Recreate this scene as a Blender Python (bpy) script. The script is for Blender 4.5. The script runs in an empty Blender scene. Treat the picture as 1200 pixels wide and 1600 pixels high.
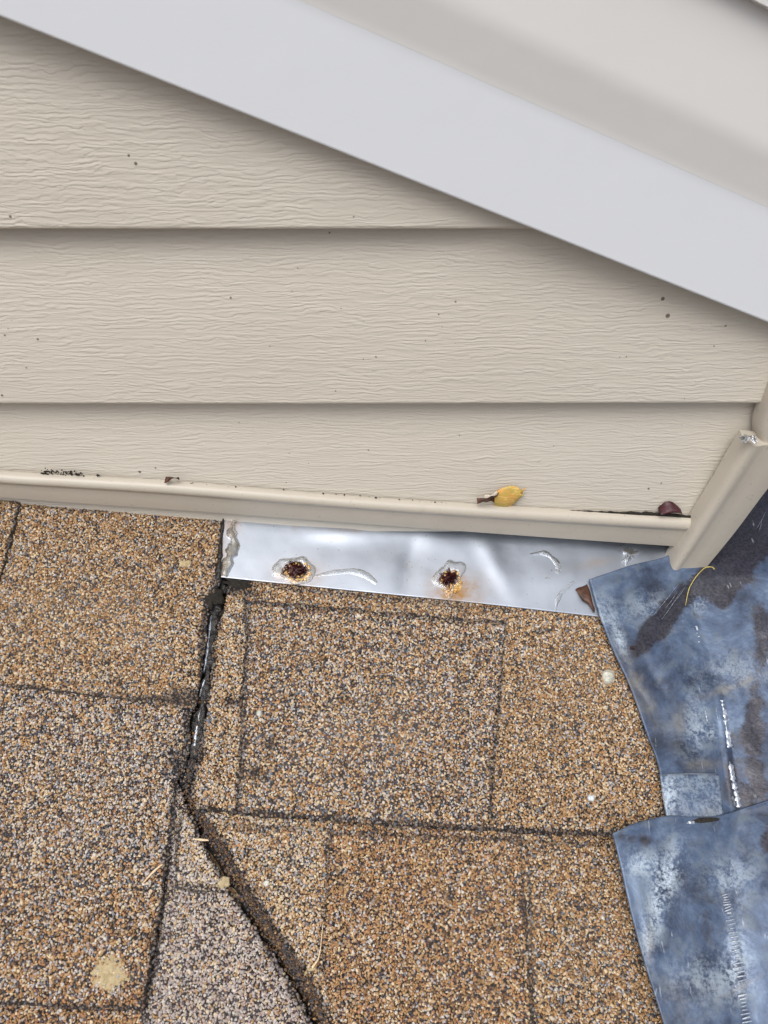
import bpy, math, random
import numpy as np
from mathutils import Vector, Matrix
R = math.radians
random.seed(7); rng = np.random.default_rng(11)
scene = bpy.context.scene
C = bpy.context.scene.collection

# ------------------------------------------------------------------ camera
PITCH = R(42); FPX = 1200.0; DIST = 0.46; CZ = 0.414
cam_d = bpy.data.cameras.new('camera'); cam = bpy.data.objects.new('camera', cam_d); C.objects.link(cam)
cam.location = (0, -DIST, CZ); cam.rotation_euler = (R(90) - PITCH, 0, 0)
cam_d.sensor_fit = 'VERTICAL'; cam_d.sensor_height = 24; cam_d.lens = 18
cam_d.clip_start = 0.01; cam_d.clip_end = 2000
cam_d.dof.use_dof = True; cam_d.dof.focus_distance = 0.60
cam_d.dof.aperture_fstop = 9.0
scene.camera = cam
scene.render.resolution_x = 768; scene.render.resolution_y = 1024
# ------------------------------------------------------------------ light
SUN_EL, SUN_ROT = R(64), R(188)
w = bpy.data.worlds.new('World'); scene.world = w; w.use_nodes = True
nt = w.node_tree; nt.nodes.clear()
sky = nt.nodes.new('ShaderNodeTexSky'); sky.sky_type = 'NISHITA'; sky.sun_disc = False
sky.sun_elevation = SUN_EL; sky.sun_rotation = SUN_ROT; sky.dust_density = 5; sky.air_density = 1.0
hsv = nt.nodes.new('ShaderNodeHueSaturation'); hsv.inputs['Saturation'].default_value = 0.42
bg = nt.nodes.new('ShaderNodeBackground'); bg.inputs['Strength'].default_value = 0.15
wo = nt.nodes.new('ShaderNodeOutputWorld')
nt.links.new(sky.outputs[0], hsv.inputs['Color']); nt.links.new(hsv.outputs[0], bg.inputs['Color']); nt.links.new(bg.outputs[0], wo.inputs[0])
sd = bpy.data.lights.new('sun', 'SUN'); sd.energy = 1.5; sd.angle = R(38); sd.color = (1, 0.965, 0.91)
sun = bpy.data.objects.new('sun', sd); C.objects.link(sun)
sdir = Vector((-0.25, -0.58, 1.15)).normalized()      # towards the sun: above, behind the camera
SUN_EL = math.asin(sdir.z); sky.sun_elevation = SUN_EL
sky.sun_rotation = math.atan2(sdir.x, sdir.y)
sun.rotation_euler = sdir.to_track_quat('Z', 'Y').to_euler()
scene.view_settings.view_transform = 'Standard'; scene.view_settings.look = 'None'
scene.view_settings.gamma = 1; scene.view_settings.exposure = 0.12

# ------------------------------------------------------------------ geometry helpers
SP, CP = math.sin(PITCH), math.cos(PITCH)
CAM = np.array([0, -DIST, CZ])
def ray(px, py):
    px = np.asarray(px, float); py = np.asarray(py, float)
    x = (px - 600) / FPX; up = -(py - 800) / FPX
    return np.stack([x, CP + up * SP, -SP + up * CP], -1)
def on_wall(px, py, yoff=0.0):                       # point on the vertical plane Y = -yoff
    d = ray(px, py); t = (-yoff + DIST) / d[..., 1]
    return CAM + d * t[..., None]
# the roof plane: passes the foot of the wall, falls towards the viewer and slightly to the right
Wa = on_wall(np.array(0.), np.array(776.)); Wb = on_wall(np.array(1060.), np.array(856.))
U = (Wb - Wa); U /= np.linalg.norm(U)
Vd = np.array([0, -math.cos(R(20)), -math.sin(R(20))]); Vd = Vd - U * Vd.dot(U); Vd /= np.linalg.norm(Vd)
N = np.cross(Vd, U); N = N if N[2] > 0 else -N
O = (Wa + Wb) / 2
def on_roof(px, py, h=0.0):
    d = ray(px, py); t = (np.dot(O - CAM, N) + h) / (d @ N)
    return CAM + d * np.asarray(t)[..., None]
def to_uv(p): q = p - O; return np.stack([q @ U, q @ Vd], -1)
def from_uv(u, v, h): return O + np.multiply.outer(u, U) + np.multiply.outer(v, Vd) + np.multiply.outer(h, N)
def roof_uv(px, py, h): return to_uv(on_roof(px, py, h))

_lat = rng.random((256, 256))
def vnoise(x, y):                                     # smooth value noise 0..1
    xi = np.floor(x).astype(int); yi = np.floor(y).astype(int); fx = x - xi; fy = y - yi
    fx = fx * fx * (3 - 2 * fx); fy = fy * fy * (3 - 2 * fy)
    g = lambda a, b: _lat[a % 256, b % 256]
    return (g(xi, yi) * (1 - fx) + g(xi + 1, yi) * fx) * (1 - fy) + (g(xi, yi + 1) * (1 - fx) + g(xi + 1, yi + 1) * fx) * fy
def fbm(x, y, o=4):
    s = 0; a = 0.5; t = 0
    for i in range(o):
        s = s + a * vnoise(x * 2 ** i + 17.3 * i, y * 2 ** i + 5.1 * i); t += a; a *= 0.5
    return s / t
def inside(P, poly):
    x, y = P[:, 0], P[:, 1]; r = np.zeros(len(P), bool); j = len(poly) - 1
    for i in range(len(poly)):
        xi, yi = poly[i]; xj, yj = poly[j]
        c = ((yi > y) != (yj > y)) & (x < (xj - xi) * (y - yi) / (yj - yi + 1e-15) + xi)
        r ^= c; j = i
    return r
def dist_poly(P, poly, closed=True):
    d = np.full(len(P), 1e9)
    n = len(poly)
    for i in range(n if closed else n - 1):
        a = poly[i]; b = poly[(i + 1) % n]; ab = b - a
        t = np.clip(((P - a) @ ab) / (ab @ ab + 1e-18), 0, 1)
        q = P - (a + t[:, None] * ab)
        d = np.minimum(d, np.hypot(q[:, 0], q[:, 1]))
    return d
def densify(poly, step, closed=True):
    out = []; n = len(poly)
    for i in range(n if closed else n - 1):
        a = np.array(poly[i], float); b = np.array(poly[(i + 1) % n], float)
        k = max(1, int(np.hypot(*(b - a)) / step))
        for q in range(k): out.append(a + (b - a) * q / k)
    if not closed: out.append(np.array(poly[-1], float))
    return np.array(out)
def interp(poly, t):
    poly = np.array(poly, float); s = np.r_[0, np.cumsum(np.hypot(*np.diff(poly, axis=0).T))]; s /= s[-1]
    return np.stack([np.interp(t, s, poly[:, 0]), np.interp(t, s, poly[:, 1])], -1)
def smooth_curve(poly, n):                            # catmull-rom resample
    p = np.array(poly, float); p = np.vstack([2 * p[0] - p[1], p, 2 * p[-1] - p[-2]]); m = len(p) - 3; out = []
    for t in np.linspace(0, m - 1e-6, n):
        i = int(t); f = t - i; a, b, c, d = p[i:i + 4]
        out.append(0.5 * (2 * b + (c - a) * f + (2 * a - 5 * b + 4 * c - d) * f * f + (3 * b - a - 3 * c + d) * f ** 3))
    return np.array(out)

# ------------------------------------------------------------------ object helpers
def mesh_obj(name, verts, faces, mat, parent=None, smooth=False, col=None, colname='gcol'):
    me = bpy.data.meshes.new(name); me.from_pydata([tuple(v) for v in verts], [], [tuple(f) for f in faces])
    return finish(name, me, mat, parent, smooth, col, colname)
def finish(name, me, mat, parent=None, smooth=False, col=None, colname='gcol'):
    if col is not None:
        a = me.attributes.new(colname, 'FLOAT_COLOR', 'POINT'); a.data.foreach_set('color', np.asarray(col, np.float32).ravel())
    if smooth: me.polygons.foreach_set('use_smooth', [True] * len(me.polygons))
    me.update(); me.validate()
    o = bpy.data.objects.new(name, me); C.objects.link(o)
    if mat: me.materials.append(mat)
    if parent is not None:
        o.parent = parent; o.matrix_parent_inverse = Matrix.Translation(-Vector(parent.location))
    return o
def fast_mesh(name, V, sizes, idx):
    me = bpy.data.meshes.new(name)
    me.vertices.add(len(V)); me.vertices.foreach_set('co', np.asarray(V, np.float32).ravel())
    me.loops.add(len(idx)); me.loops.foreach_set('vertex_index', np.asarray(idx, np.int32))
    me.polygons.add(len(sizes)); st = np.r_[0, np.cumsum(sizes)[:-1]]
    me.polygons.foreach_set('loop_start', st.astype(np.int32))
    me.update(calc_edges=True)
    return me
def tag(o, label=None, cat=None, group=None, kind=None):
    if label: o['label'] = label
    if cat: o['category'] = cat
    if group: o['group'] = group
    if kind: o['kind'] = kind
    return o
def thing(name, loc, label, cat, group=None):
    o = bpy.data.objects.new(name, None); C.objects.link(o); o.location = tuple(loc); o.empty_display_size = 0.02
    bpy.context.view_layer.update()
    return tag(o, label, cat, group)
def grid_faces(nu, nv):
    i = np.arange(nu - 1)[:, None] * nv + np.arange(nv - 1)[None, :]; i = i.ravel()
    return np.stack([i, i + nv, i + nv + 1, i + 1], -1)
def solidify(o, t, off=-1):
    m = o.modifiers.new('thickness', 'SOLIDIFY'); m.thickness = t; m.offset = off; return o

# ------------------------------------------------------------------ materials
def s2l(c):
    c = np.asarray(c, float) / 255; return np.where(c <= .04045, c / 12.92, ((c + .055) / 1.055) ** 2.4)
def rgb(c): return (*[float(x) for x in s2l(c)], 1)
class M:
    def __init__(s, name):
        s.m = bpy.data.materials.new(name); s.m.use_nodes = True; s.t = s.m.node_tree
        s.b = s.t.nodes['Principled BSDF']; s._co = None
    def n(s, typ, **kw):
        x = s.t.nodes.new(typ)
        for k, v in kw.items():
            if hasattr(x, k): setattr(x, k, v)
            else: x.inputs[k.replace('_', ' ')].default_value = v
        return x
    def l(s, a, b): s.t.links.new(a, b)
    def set(s, **kw):
        for k, v in kw.items():
            i = s.b.inputs[k.replace('_', ' ')]
            if hasattr(v, 'is_linked') or isinstance(v, bpy.types.NodeSocket): s.l(v, i)
            else: i.default_value = v
        return s
    def co(s, scale=(1, 1, 1), loc=(0, 0, 0)):
        if s._co is None: s._co = s.n('ShaderNodeNewGeometry').outputs['Position']
        mp = s.n('ShaderNodeMapping'); mp.inputs['Scale'].default_value = scale; mp.inputs['Location'].default_value = loc
        s.l(s._co, mp.inputs['Vector']); return mp.outputs[0]
    def noise(s, scale, detail=3, rough=.5, co=None, dist=0):
        x = s.n('ShaderNodeTexNoise'); x.inputs['Scale'].default_value = scale; x.inputs['Detail'].default_value = detail
        x.inputs['Roughness'].default_value = rough; x.inputs['Distortion'].default_value = dist
        s.l(co if co is not None else s.co(), x.inputs['Vector']); return x.outputs['Fac']
    def ramp(s, fac, stops):
        x = s.n('ShaderNodeValToRGB'); e = x.color_ramp.elements
        while len(e) < len(stops): e.new(0.5)
        for el, (p, c) in zip(e, stops):
            el.position = p; el.color = c if len(c) == 4 else (*c, 1)
        s.l(fac, x.inputs[0]); return x.outputs[0]
    def math(s, op, a, b=None, clamp=False):
        x = s.n('ShaderNodeMath'); x.operation = op; x.use_clamp = clamp
        for i, v in enumerate([a, b]):
            if v is None: continue
            if isinstance(v, (int, float)): x.inputs[i].default_value = v
            else: s.l(v, x.inputs[i])
        return x.outputs[0]
    def mix(s, f, a, b, mode='MIX'):
        x = s.n('ShaderNodeMix'); x.data_type = 'RGBA'; x.blend_type = mode
        for sock, v in ((x.inputs[0], f), (x.inputs[6], a), (x.inputs[7], b)):
            if isinstance(v, (int, float)): sock.default_value = v
            elif isinstance(v, tuple): sock.default_value = v
            else: s.l(v, sock)
        return x.outputs[2]
    def bump(s, h, strength=.5, dist=.001, prev=None):
        x = s.n('ShaderNodeBump'); x.inputs['Strength'].default_value = strength; x.inputs['Distance'].default_value = dist
        s.l(h, x.inputs['Height'])
        if prev is not None: s.l(prev, x.inputs['Normal'])
        return x.outputs[0]
G = lambda v: (v, v, v, 1)

def mat_siding():
    m = M('cream_vinyl')
    sep = m.n('ShaderNodeSeparateXYZ'); m.l(m.co(), sep.inputs[0])
    def nxz(sx, sz, detail=2, off=0, dist=0):
        return m.noise(1, detail, .55, co=m.co((sx, 0, sz), (off, off * .7, off * .3)), dist=dist)
    def saw(per, a1, a2, off):
        ph = m.math('ADD', m.math('MULTIPLY', sep.outputs[2], 1 / per), m.math('ADD', m.math('MULTIPLY', nxz(22, 70, 3, off), a1), m.math('MULTIPLY', nxz(150, 260, 2, off + 9), a2)))
        return m.ramp(m.math('FRACT', ph), [(0, G(.12)), (.16, G(0)), (.30, G(.85)), (.55, G(1)), (1, G(.12))])
    amp1 = m.ramp(nxz(30, 190, 2, 4), [(.34, G(.05)), (.62, G(1))]); amp2 = m.ramp(nxz(40, 260, 2, 14), [(.36, G(.05)), (.64, G(.8))])
    h = m.math('ADD', m.math('MULTIPLY', saw(.0036, 4.5, 1.0, 2), amp1), m.math('MULTIPLY', saw(.0026, 6.5, 1.4, 31), amp2))
    h = m.math('ADD', h, m.math('MULTIPLY', nxz(90, 500, 3, 50), .5))
    # specks of dirt stuck to the vinyl
    vo = m.n('ShaderNodeTexVoronoi'); vo.inputs['Scale'].default_value = 95; m.l(m.co((1, 1, 1)), vo.inputs['Vector'])
    spk = m.math('LESS_THAN', vo.outputs['Distance'], m.math('MULTIPLY', m.math('SUBTRACT', m.noise(31, 1), .46), .40))
    dirt = m.ramp(m.noise(5, 4, .6), [(.35, G(0)), (.75, G(1))])
    base = m.mix(m.math('MULTIPLY', dirt, .35), rgb((201, 195, 184)), rgb((188, 181, 168)))
    base = m.mix(m.math('MULTIPLY', spk, .8), base, rgb((72, 58, 44)))
    m.set(Base_Color=base, Roughness=.45, Normal=m.bump(h, .46, .00042)); m.b.inputs['Specular IOR Level'].default_value = .4
    return m.m
def mat_trim():
    m = M('cream_coated_metal')
    d = m.ramp(m.noise(60, 4, .65), [(.55, G(0)), (.8, G(1))])
    s = m.ramp(m.noise(420, 2, .5), [(.70, G(0)), (.74, G(1))])
    b = m.mix(m.math('MULTIPLY', d, .3), rgb((180, 173, 161)), rgb((158, 149, 134)))
    b = m.mix(m.math('MULTIPLY', s, .35), b, rgb((90, 78, 62)))
    m.set(Base_Color=b, Roughness=.42, Normal=m.bump(m.noise(35, 3, .5), .25, .002)); return m.m
def mat_white(name='white_painted_metal', c1=(223, 227, 233), c2=(215, 219, 225)):
    m = M(name)
    vo = m.n('ShaderNodeTexVoronoi'); vo.inputs['Scale'].default_value = 30; m.l(m.co(), vo.inputs['Vector'])
    spk = m.math('LESS_THAN', vo.outputs['Distance'], m.math('MULTIPLY', m.math('SUBTRACT', m.noise(23, 1), .60), .25))
    b = m.mix(m.math('MULTIPLY', m.noise(12, 4, .6), .25), rgb(c1), rgb(c2))
    b = m.mix(m.math('MULTIPLY', spk, .6), b, rgb((110, 100, 90)))
    m.set(Base_Color=b, Roughness=.38, Normal=m.bump(m.noise(18, 3, .5), .15, .003)); return m.m
def mat_granule():
    m = M('mineral_granules')
    a = m.n('ShaderNodeAttribute'); a.attribute_name = 'gcol'
    v = m.mix(.35, a.outputs['Color'], m.mix(m.noise(1500, 2, .6), G(.75), G(1.25)), 'MULTIPLY')
    m.set(Base_Color=v, Roughness=.55, Normal=m.bump(m.noise(2500, 2), .35, .0004)); m.b.inputs['Specular IOR Level'].default_value = .45
    return m.m
def mat_deck():
    m = M('weathered_shingle_surface')
    vo = m.n('ShaderNodeTexVoronoi'); vo.inputs['Scale'].default_value = 620; m.l(m.co(), vo.inputs['Vector'])
    sp = m.n('ShaderNodeSeparateColor'); m.l(vo.outputs['Color'], sp.inputs[0])
    c = m.ramp(sp.outputs[0], [(0, rgb((50, 46, 46))), (.3, rgb((120, 90, 60))), (.6, rgb((160, 125, 85))), (1, rgb((190, 175, 150)))])
    m.set(Base_Color=c, Roughness=.8, Normal=m.bump(vo.outputs['Distance'], 1, .001)); return m.m
def mat_alu():
    m = M('mill_aluminium')
    big = m.noise(11, 3, .5); smu = m.ramp(m.noise(38, 4, .65), [(.3, G(.42)), (.75, G(.58))])
    st = m.noise(1, 3, .6, co=m.co((500, 20, 20)))
    a = m.n('ShaderNodeAttribute'); a.attribute_name = 'stain'; sc = m.n('ShaderNodeSeparateColor'); m.l(a.outputs['Color'], sc.inputs[0])
    b = m.mix(m.ramp(m.noise(26, 5, .6), [(.4, G(0)), (.8, G(.5))]), rgb((182, 190, 202)), rgb((148, 156, 168)))
    speck = m.ramp(m.noise(520, 2, .5), [(.72, G(0)), (.76, G(1))])
    b = m.mix(m.math('MULTIPLY', speck, .7), b, rgb((70, 62, 50)))
    nz = m.math('MULTIPLY', sc.outputs[0], m.ramp(m.noise(120, 4, .65), [(.3, G(.25)), (.65, G(1))]))
    b = m.mix(nz, b, rgb((150, 110, 52)))
    met = m.math('SUBTRACT', 1, m.math('MULTIPLY', nz, .8))
    nrm = m.bump(big, .14, .012); nrm = m.bump(m.noise(300, 3, .6), .06, .0004, nrm)
    m.set(Base_Color=b, Metallic=met, Roughness=smu, Normal=nrm); return m.m
def mat_lead():
    m = M('weathered_lead')
    a = m.n('ShaderNodeAttribute'); a.attribute_name = 'stain'; sc = m.n('ShaderNodeSeparateColor'); m.l(a.outputs['Color'], sc.inputs[0])
    n1 = m.noise(26, 8, .74, dist=.4); n2 = m.noise(75, 6, .7, dist=.3); n3 = m.noise(480, 4, .75)
    b = m.ramp(n1, [(.30, rgb((32, 36, 46))), (.43, rgb((52, 64, 86))), (.56, rgb((76, 92, 118))), (.72, rgb((114, 131, 154)))])
    b = m.mix(m.ramp(n2, [(.5, G(0)), (.68, G(.7))]), b, rgb((94, 104, 114)))
    ox = m.math('MULTIPLY', sc.outputs[1], m.ramp(m.math('ADD', m.math('MULTIPLY', n2, .5), m.math('MULTIPLY', n3, .5)), [(.44, G(0)), (.56, G(1))]))
    b = m.mix(ox, b, rgb((176, 190, 204)))
    dk = m.math('ADD', m.math('MULTIPLY', sc.outputs[0], 1.35), m.math('MULTIPLY', m.math('SUBTRACT', n2, .5), 1.6), True)
    dk = m.ramp(dk, [(.35, G(0)), (.62, G(1))])
    b = m.mix(m.math('MULTIPLY', dk, .88), b, m.mix(m.ramp(n3, [(.4, G(0)), (.6, G(1))]), rgb((28, 27, 33)), rgb((60, 55, 62))))
    tn = m.math('MULTIPLY', sc.outputs[2], m.ramp(n2, [(.35, G(.2)), (.6, G(1))]))
    b = m.mix(m.math('MULTIPLY', tn, .7), b, rgb((140, 130, 110)))
    scr = m.noise(1, 3, .6, co=m.co((260, 60, 40)))
    b = m.mix(m.ramp(scr, [(.68, G(0)), (.74, G(.35))]), b, rgb((196, 204, 214)))
    rg = m.mix(dk, m.ramp(n2, [(.3, G(.36)), (.7, G(.6))]), G(.33))
    nrm = m.bump(n1, .16, .006); nrm = m.bump(m.math('ADD', n3, m.math('MULTIPLY', n2, 1)), .25, .0005, nrm)
    m.set(Base_Color=b, Metallic=.35, Roughness=rg, Normal=nrm); return m.m
def mat_clear(name='clear_silicone', col=(.93, .94, .93, 1)):
    m = M(name); m.set(Base_Color=col, Roughness=.07, IOR=1.42, Normal=m.bump(m.noise(260, 3, .6), .5, .0012))
    m.b.inputs['Transmission Weight'].default_value = .92
    return m.m
def mat_plain(name, c1, c2, scale=150, rough=.6, bump=.5, dist=.0008, metallic=0, spec=.5, sss=0):
    m = M(name); f = m.noise(scale, 4, .62)
    m.set(Base_Color=m.mix(m.ramp(f, [(.35, G(0)), (.65, G(1))]), rgb(c1), rgb(c2)), Roughness=rough, Metallic=metallic, Normal=m.bump(f, bump, dist))
    m.b.inputs['Specular IOR Level'].default_value = spec
    if sss: m.b.inputs['Subsurface Weight'].default_value = sss; m.b.inputs['Subsurface Scale'].default_value = .002
    return m.m
SIDING, TRIM, WHITE, WARMWHITE, GRAN, DECK, ALU, LEAD, CLEAR = mat_siding(), mat_trim(), mat_white(), mat_white('warm_white_vinyl', (224, 224, 223), (215, 214, 212)), mat_granule(), mat_deck(), mat_alu(), mat_lead(), mat_clear()
TAR = mat_plain('wet_black_tar', (10, 10, 12), (30, 25, 22), 320, .28, 1, .0015, spec=.5)
DEBRIS = mat_plain('brown_soil', (28, 22, 16), (88, 62, 32), 480, .6, 1, .0012)
MUD = mat_plain('dried_mud', (150, 134, 100), (178, 162, 128), 420, .85, .7, .0006)
RUST = mat_plain('dark_rust', (40, 14, 18), (84, 34, 34), 500, .4, 1, .001)
AMBER = mat_plain('amber_rust_resin', (150, 96, 34), (214, 180, 104), 330, .2, .8, .001, spec=.7)
STRAW = mat_plain('dry_straw', (206, 176, 140), (226, 204, 170), 300, .6, .3)
THREAD = mat_plain('yellow_stalk', (176, 158, 70), (206, 190, 110), 300, .6, .3)
PEBBLE = mat_plain('pale_quartz', (168, 168, 156), (204, 204, 194), 500, .3, .5, .0006, sss=.2)
PEBBLE2 = mat_plain('blue_white_quartz', (178, 186, 194), (206, 212, 216), 500, .3, .5, .0006, sss=.2)
SOLDER = mat_plain('bright_scraped_metal', (120, 132, 150), (232, 236, 244), 520, .3, .8, .0006, metallic=.7)
BRIGHT = mat_plain('bright_dressed_lead', (150, 160, 174), (222, 226, 232), 400, .35, .5, .0004, metallic=.3)
DARKLEAF = mat_plain('dark_red_leaf', (44, 14, 22), (74, 26, 36), 250, .5, .6)
BROWNLEAF = mat_plain('brown_dead_leaf', (52, 32, 26), (96, 62, 46), 260, .55, .7)
FOIL = mat_plain('torn_bare_aluminium', (170, 172, 176), (225, 228, 232), 300, .25, .9, .002, metallic=.9)
BLACK_DIRT_SHADE = mat_plain('black_dirt_and_shade', (20, 18, 16), (44, 38, 30), 600, .9, 1, .001)  # black for dirt and tar, also for painted crack and gap shade

# ------------------------------------------------------------------ granules
PAL = {'ochre': (168, 131, 88), 'tan': (188, 156, 122), 'cream': (210, 190, 160), 'grey': (176, 168, 168), 'lgrey': (202, 194, 188),
       'bluegrey': (116, 122, 134), 'char': (66, 64, 70), 'brown': (122, 90, 62), 'rust': (172, 124, 84), 'mauve': (172, 153, 147), 'plum': (84, 68, 74)}
KEYS = list(PAL); PLIN = np.array([s2l(PAL[k]) for k in KEYS]) * np.array([.83, .83, .80])
PLIN = PLIN * .96 + PLIN.mean(0) * .04
def pal(**kw): a = np.array([kw.get(k, 0) for k in KEYS], float); return a / a.sum()
P_TAN = pal(ochre=30, tan=16, cream=13, grey=8, lgrey=4, bluegrey=6, char=8, brown=14, rust=3)
P_DARKMIX = pal(plum=6, ochre=19, tan=12, cream=11, grey=16, lgrey=8, bluegrey=9, char=15, brown=10, rust=5)
P_GREYMIX = pal(mauve=4, ochre=15, tan=11, cream=13, grey=17, lgrey=12, bluegrey=7, char=14, brown=8, rust=4, plum=3)
P_LIGHT = pal(ochre=20, tan=19, cream=22, grey=14, lgrey=8, bluegrey=5, char=6, brown=6, rust=4)
P_ORANGE = pal(ochre=30, tan=15, cream=9, grey=10, lgrey=4, char=7, brown=12, rust=16, plum=9)
P_MAUVE = pal(grey=28, mauve=32, lgrey=20, plum=10, char=6, cream=5, tan=4, ochre=3)
P_PALE = pal(grey=22, lgrey=20, cream=24, tan=14, mauve=6, char=6, ochre=8)
P_DEB = pal(brown=40, ochre=8, char=50, tan=2)
SPACING = 0.00138
def granules(uv, h, probs, size=1.0, dark=None, sink=0.0, hvar=0.0002):
    """faceted grains: returns vertices, polygon sizes, loop indices and a colour per vertex"""
    n = len(uv); K = 6
    r = SPACING * size * (0.49 + 0.34 * rng.random(n) ** 1.6); big = rng.random(n) < .05; r[big] *= 1.3
    hh = r * (0.42 + 0.50 * rng.random(n)); rot = rng.random(n) * 6.283; asp = 1 + .5 * rng.random(n)
    ang = (np.arange(K) / K * 6.283)[None] + rng.normal(0, .16, (n, K))
    rad = r[:, None] * (1 + rng.normal(0, .13, (n, K)))
    def ring(scale, hz):
        x = np.cos(ang) * rad * scale * np.sqrt(asp)[:, None]; y = np.sin(ang) * rad * scale / np.sqrt(asp)[:, None]
        cx, sx = np.cos(rot)[:, None], np.sin(rot)[:, None]
        return x * cx - y * sx, x * sx + y * cx, hz
    tx, ty = rng.normal(0, .33, (2, n))
    base = h + rng.normal(0, hvar, n) - sink
    x0, y0, _ = ring(.82, 0); x1, y1, _ = ring(1.0, 0); x2, y2, _ = ring(.62, 0)
    off = rng.normal(0, .12, (2, n)) * r
    z0 = (base - .0006)[:, None] + 0 * x0
    z1 = (base + hh * .45)[:, None] + tx[:, None] * x1 * .6 + ty[:, None] * y1 * .6
    z2 = (base + hh)[:, None] + tx[:, None] * x2 + ty[:, None] * y2
    x2 = x2 + off[0][:, None]; y2 = y2 + off[1][:, None]
    X = np.concatenate([x0, x1, x2], 1) + uv[:, :1]; Y = np.concatenate([y0, y1, y2], 1) + uv[:, 1:]; Z = np.concatenate([z0, z1, z2], 1)
    V = from_uv(X.ravel(), Y.ravel(), Z.ravel())
    q = []
    for L in (0, 1):
        for k in range(K): q.append([L * K + k, (L * K) + (k + 1) % K, (L + 1) * K + (k + 1) % K, (L + 1) * K + k])
    idx1 = np.array(sum(q, []) + [2 * K + k for k in range(K)])
    sizes1 = np.array([4] * (2 * K) + [K])
    idx = (np.arange(n)[:, None] * 3 * K + idx1[None]).ravel(); sizes = np.tile(sizes1, n)
    if probs.ndim == 1: c = rng.choice(len(KEYS), n, p=probs)
    else:
        cum = np.cumsum(probs, 1); c = (rng.random(n)[:, None] * cum[:, -1:] > cum).sum(1)
    colr = PLIN[c] * (0.86 + .28 * rng.random((n, 1)))
    if dark is not None: colr = colr * (1 - dark[:, None]) + s2l((48, 46, 50)) * dark[:, None] * (.6 + .8 * rng.random((n, 1)))
    colr = np.repeat(np.c_[colr, np.ones(n)], 3 * K, axis=0)
    return V, sizes, idx, colr
def scatter(poly, spacing):
    lo, hi = poly.min(0), poly.max(0); s = spacing
    gx, gy = np.meshgrid(np.arange(lo[0], hi[0], s), np.arange(lo[1], hi[1], s * .866))
    gx = gx + (np.arange(gx.shape[0]) % 2)[:, None] * s / 2
    P = np.stack([gx.ravel(), gy.ravel()], -1); P += rng.normal(0, s * .24, P.shape)
    return P[inside(P, poly)]
# worn, dark asphalt joints and painted shadow under the trim, in photo pixels: polyline, half width px, strength
JOINTS = []
def slab(name, poly_px, h, th, probs_fn, parent=None, size=1.0, rag=.0011, edge=.0018, joints_and_shade=(), patches=()):
    """a shingle layer: asphalt slab with granules, outline given where it stands on the roof plane"""
    uv = roof_uv(*np.array(poly_px, float).T, h)
    d = densify(uv, .0025)
    d = d + rag * np.stack([vnoise(d[:, 0] * 300 + 3, d[:, 1] * 300) - .5, vnoise(d[:, 0] * 300 + 91, d[:, 1] * 300 + 40) - .5], -1) * 2.4
    k = len(d)
    top = from_uv(d[:, 0], d[:, 1], np.full(k, h)); bot = from_uv(d[:, 0], d[:, 1], np.full(k, h - th))
    P = scatter(d, SPACING * size)
    px = pix(from_uv(P[:, 0], P[:, 1], np.full(len(P), h)))
    de = dist_poly(P, d)
    probs = probs_fn(px)
    dark = np.clip(1 - de / edge, 0, 1) * .6
    for pl, hw, st in joints_and_shade:
        dd = dist_poly(px, np.array(pl, float), False); wob = hw * .85 * (0.35 + 1.1 * vnoise(px[:, 0] * .045, px[:, 1] * .045))
        dark = np.maximum(dark, np.clip(1.35 - dd / wob, 0, 1) * st * .9)
    for (cx, cy, rx, ry, st) in patches:
        e = np.hypot((px[:, 0] - cx) / rx, (px[:, 1] - cy) / ry) + (vnoise(px[:, 0] * .12, px[:, 1] * .12) - .5) * .8
        dark = np.maximum(dark, np.clip(1.3 - e, 0, 1) * st)
    cl = fbm(P[:, 0] * 260, P[:, 1] * 260, 3); dark = np.maximum(dark, np.clip((cl - .62) * 3, 0, .4))
    keep = rng.random(len(P)) > dark * .45
    P, dark = P[keep], dark[keep]; probs = probs[keep] if probs.ndim == 2 else probs
    V, sizes, idx, colr = granules(P, h, probs, size, dark)
    nb = len(V)
    V = np.vstack([V, top, bot])
    ti = nb + np.arange(k); bi = ti + k
    area = np.sum(d[:, 0] * np.roll(d[:, 1], -1) - np.roll(d[:, 0], -1) * d[:, 1])
    order = ti if area < 0 else ti[::-1]
    side = np.stack([ti, np.roll(ti, -1), np.roll(bi, -1), bi], -1).ravel()
    idx = np.r_[idx, order, bi, side]; sizes = np.r_[sizes, [k, k], np.full(k, 4)]
    asph = np.tile(np.r_[s2l((50, 45, 42)), 1], (2 * k, 1))
    me = fast_mesh(name, V, sizes, idx)
    return finish(name, me, GRAN, parent, False, np.vstack([colr, asph]))
def pix(P):
    q = P - CAM; f = q[:, 1] * CP - q[:, 2] * SP; up = q[:, 1] * SP + q[:, 2] * CP
    return np.stack([600 + FPX * q[:, 0] / f, 800 - FPX * up / f], -1)
def uni(p): return lambda px: p
def blend(p1, p2, fn):
    def f(px):
        t = np.clip(fn(px), 0, 1)[:, None]; return p1[None] * (1 - t) + p2[None] * t
    return f
nz = lambda px, s, o=0: fbm(px[:, 0] * s + o, px[:, 1] * s + o * 1.7, 3)

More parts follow.
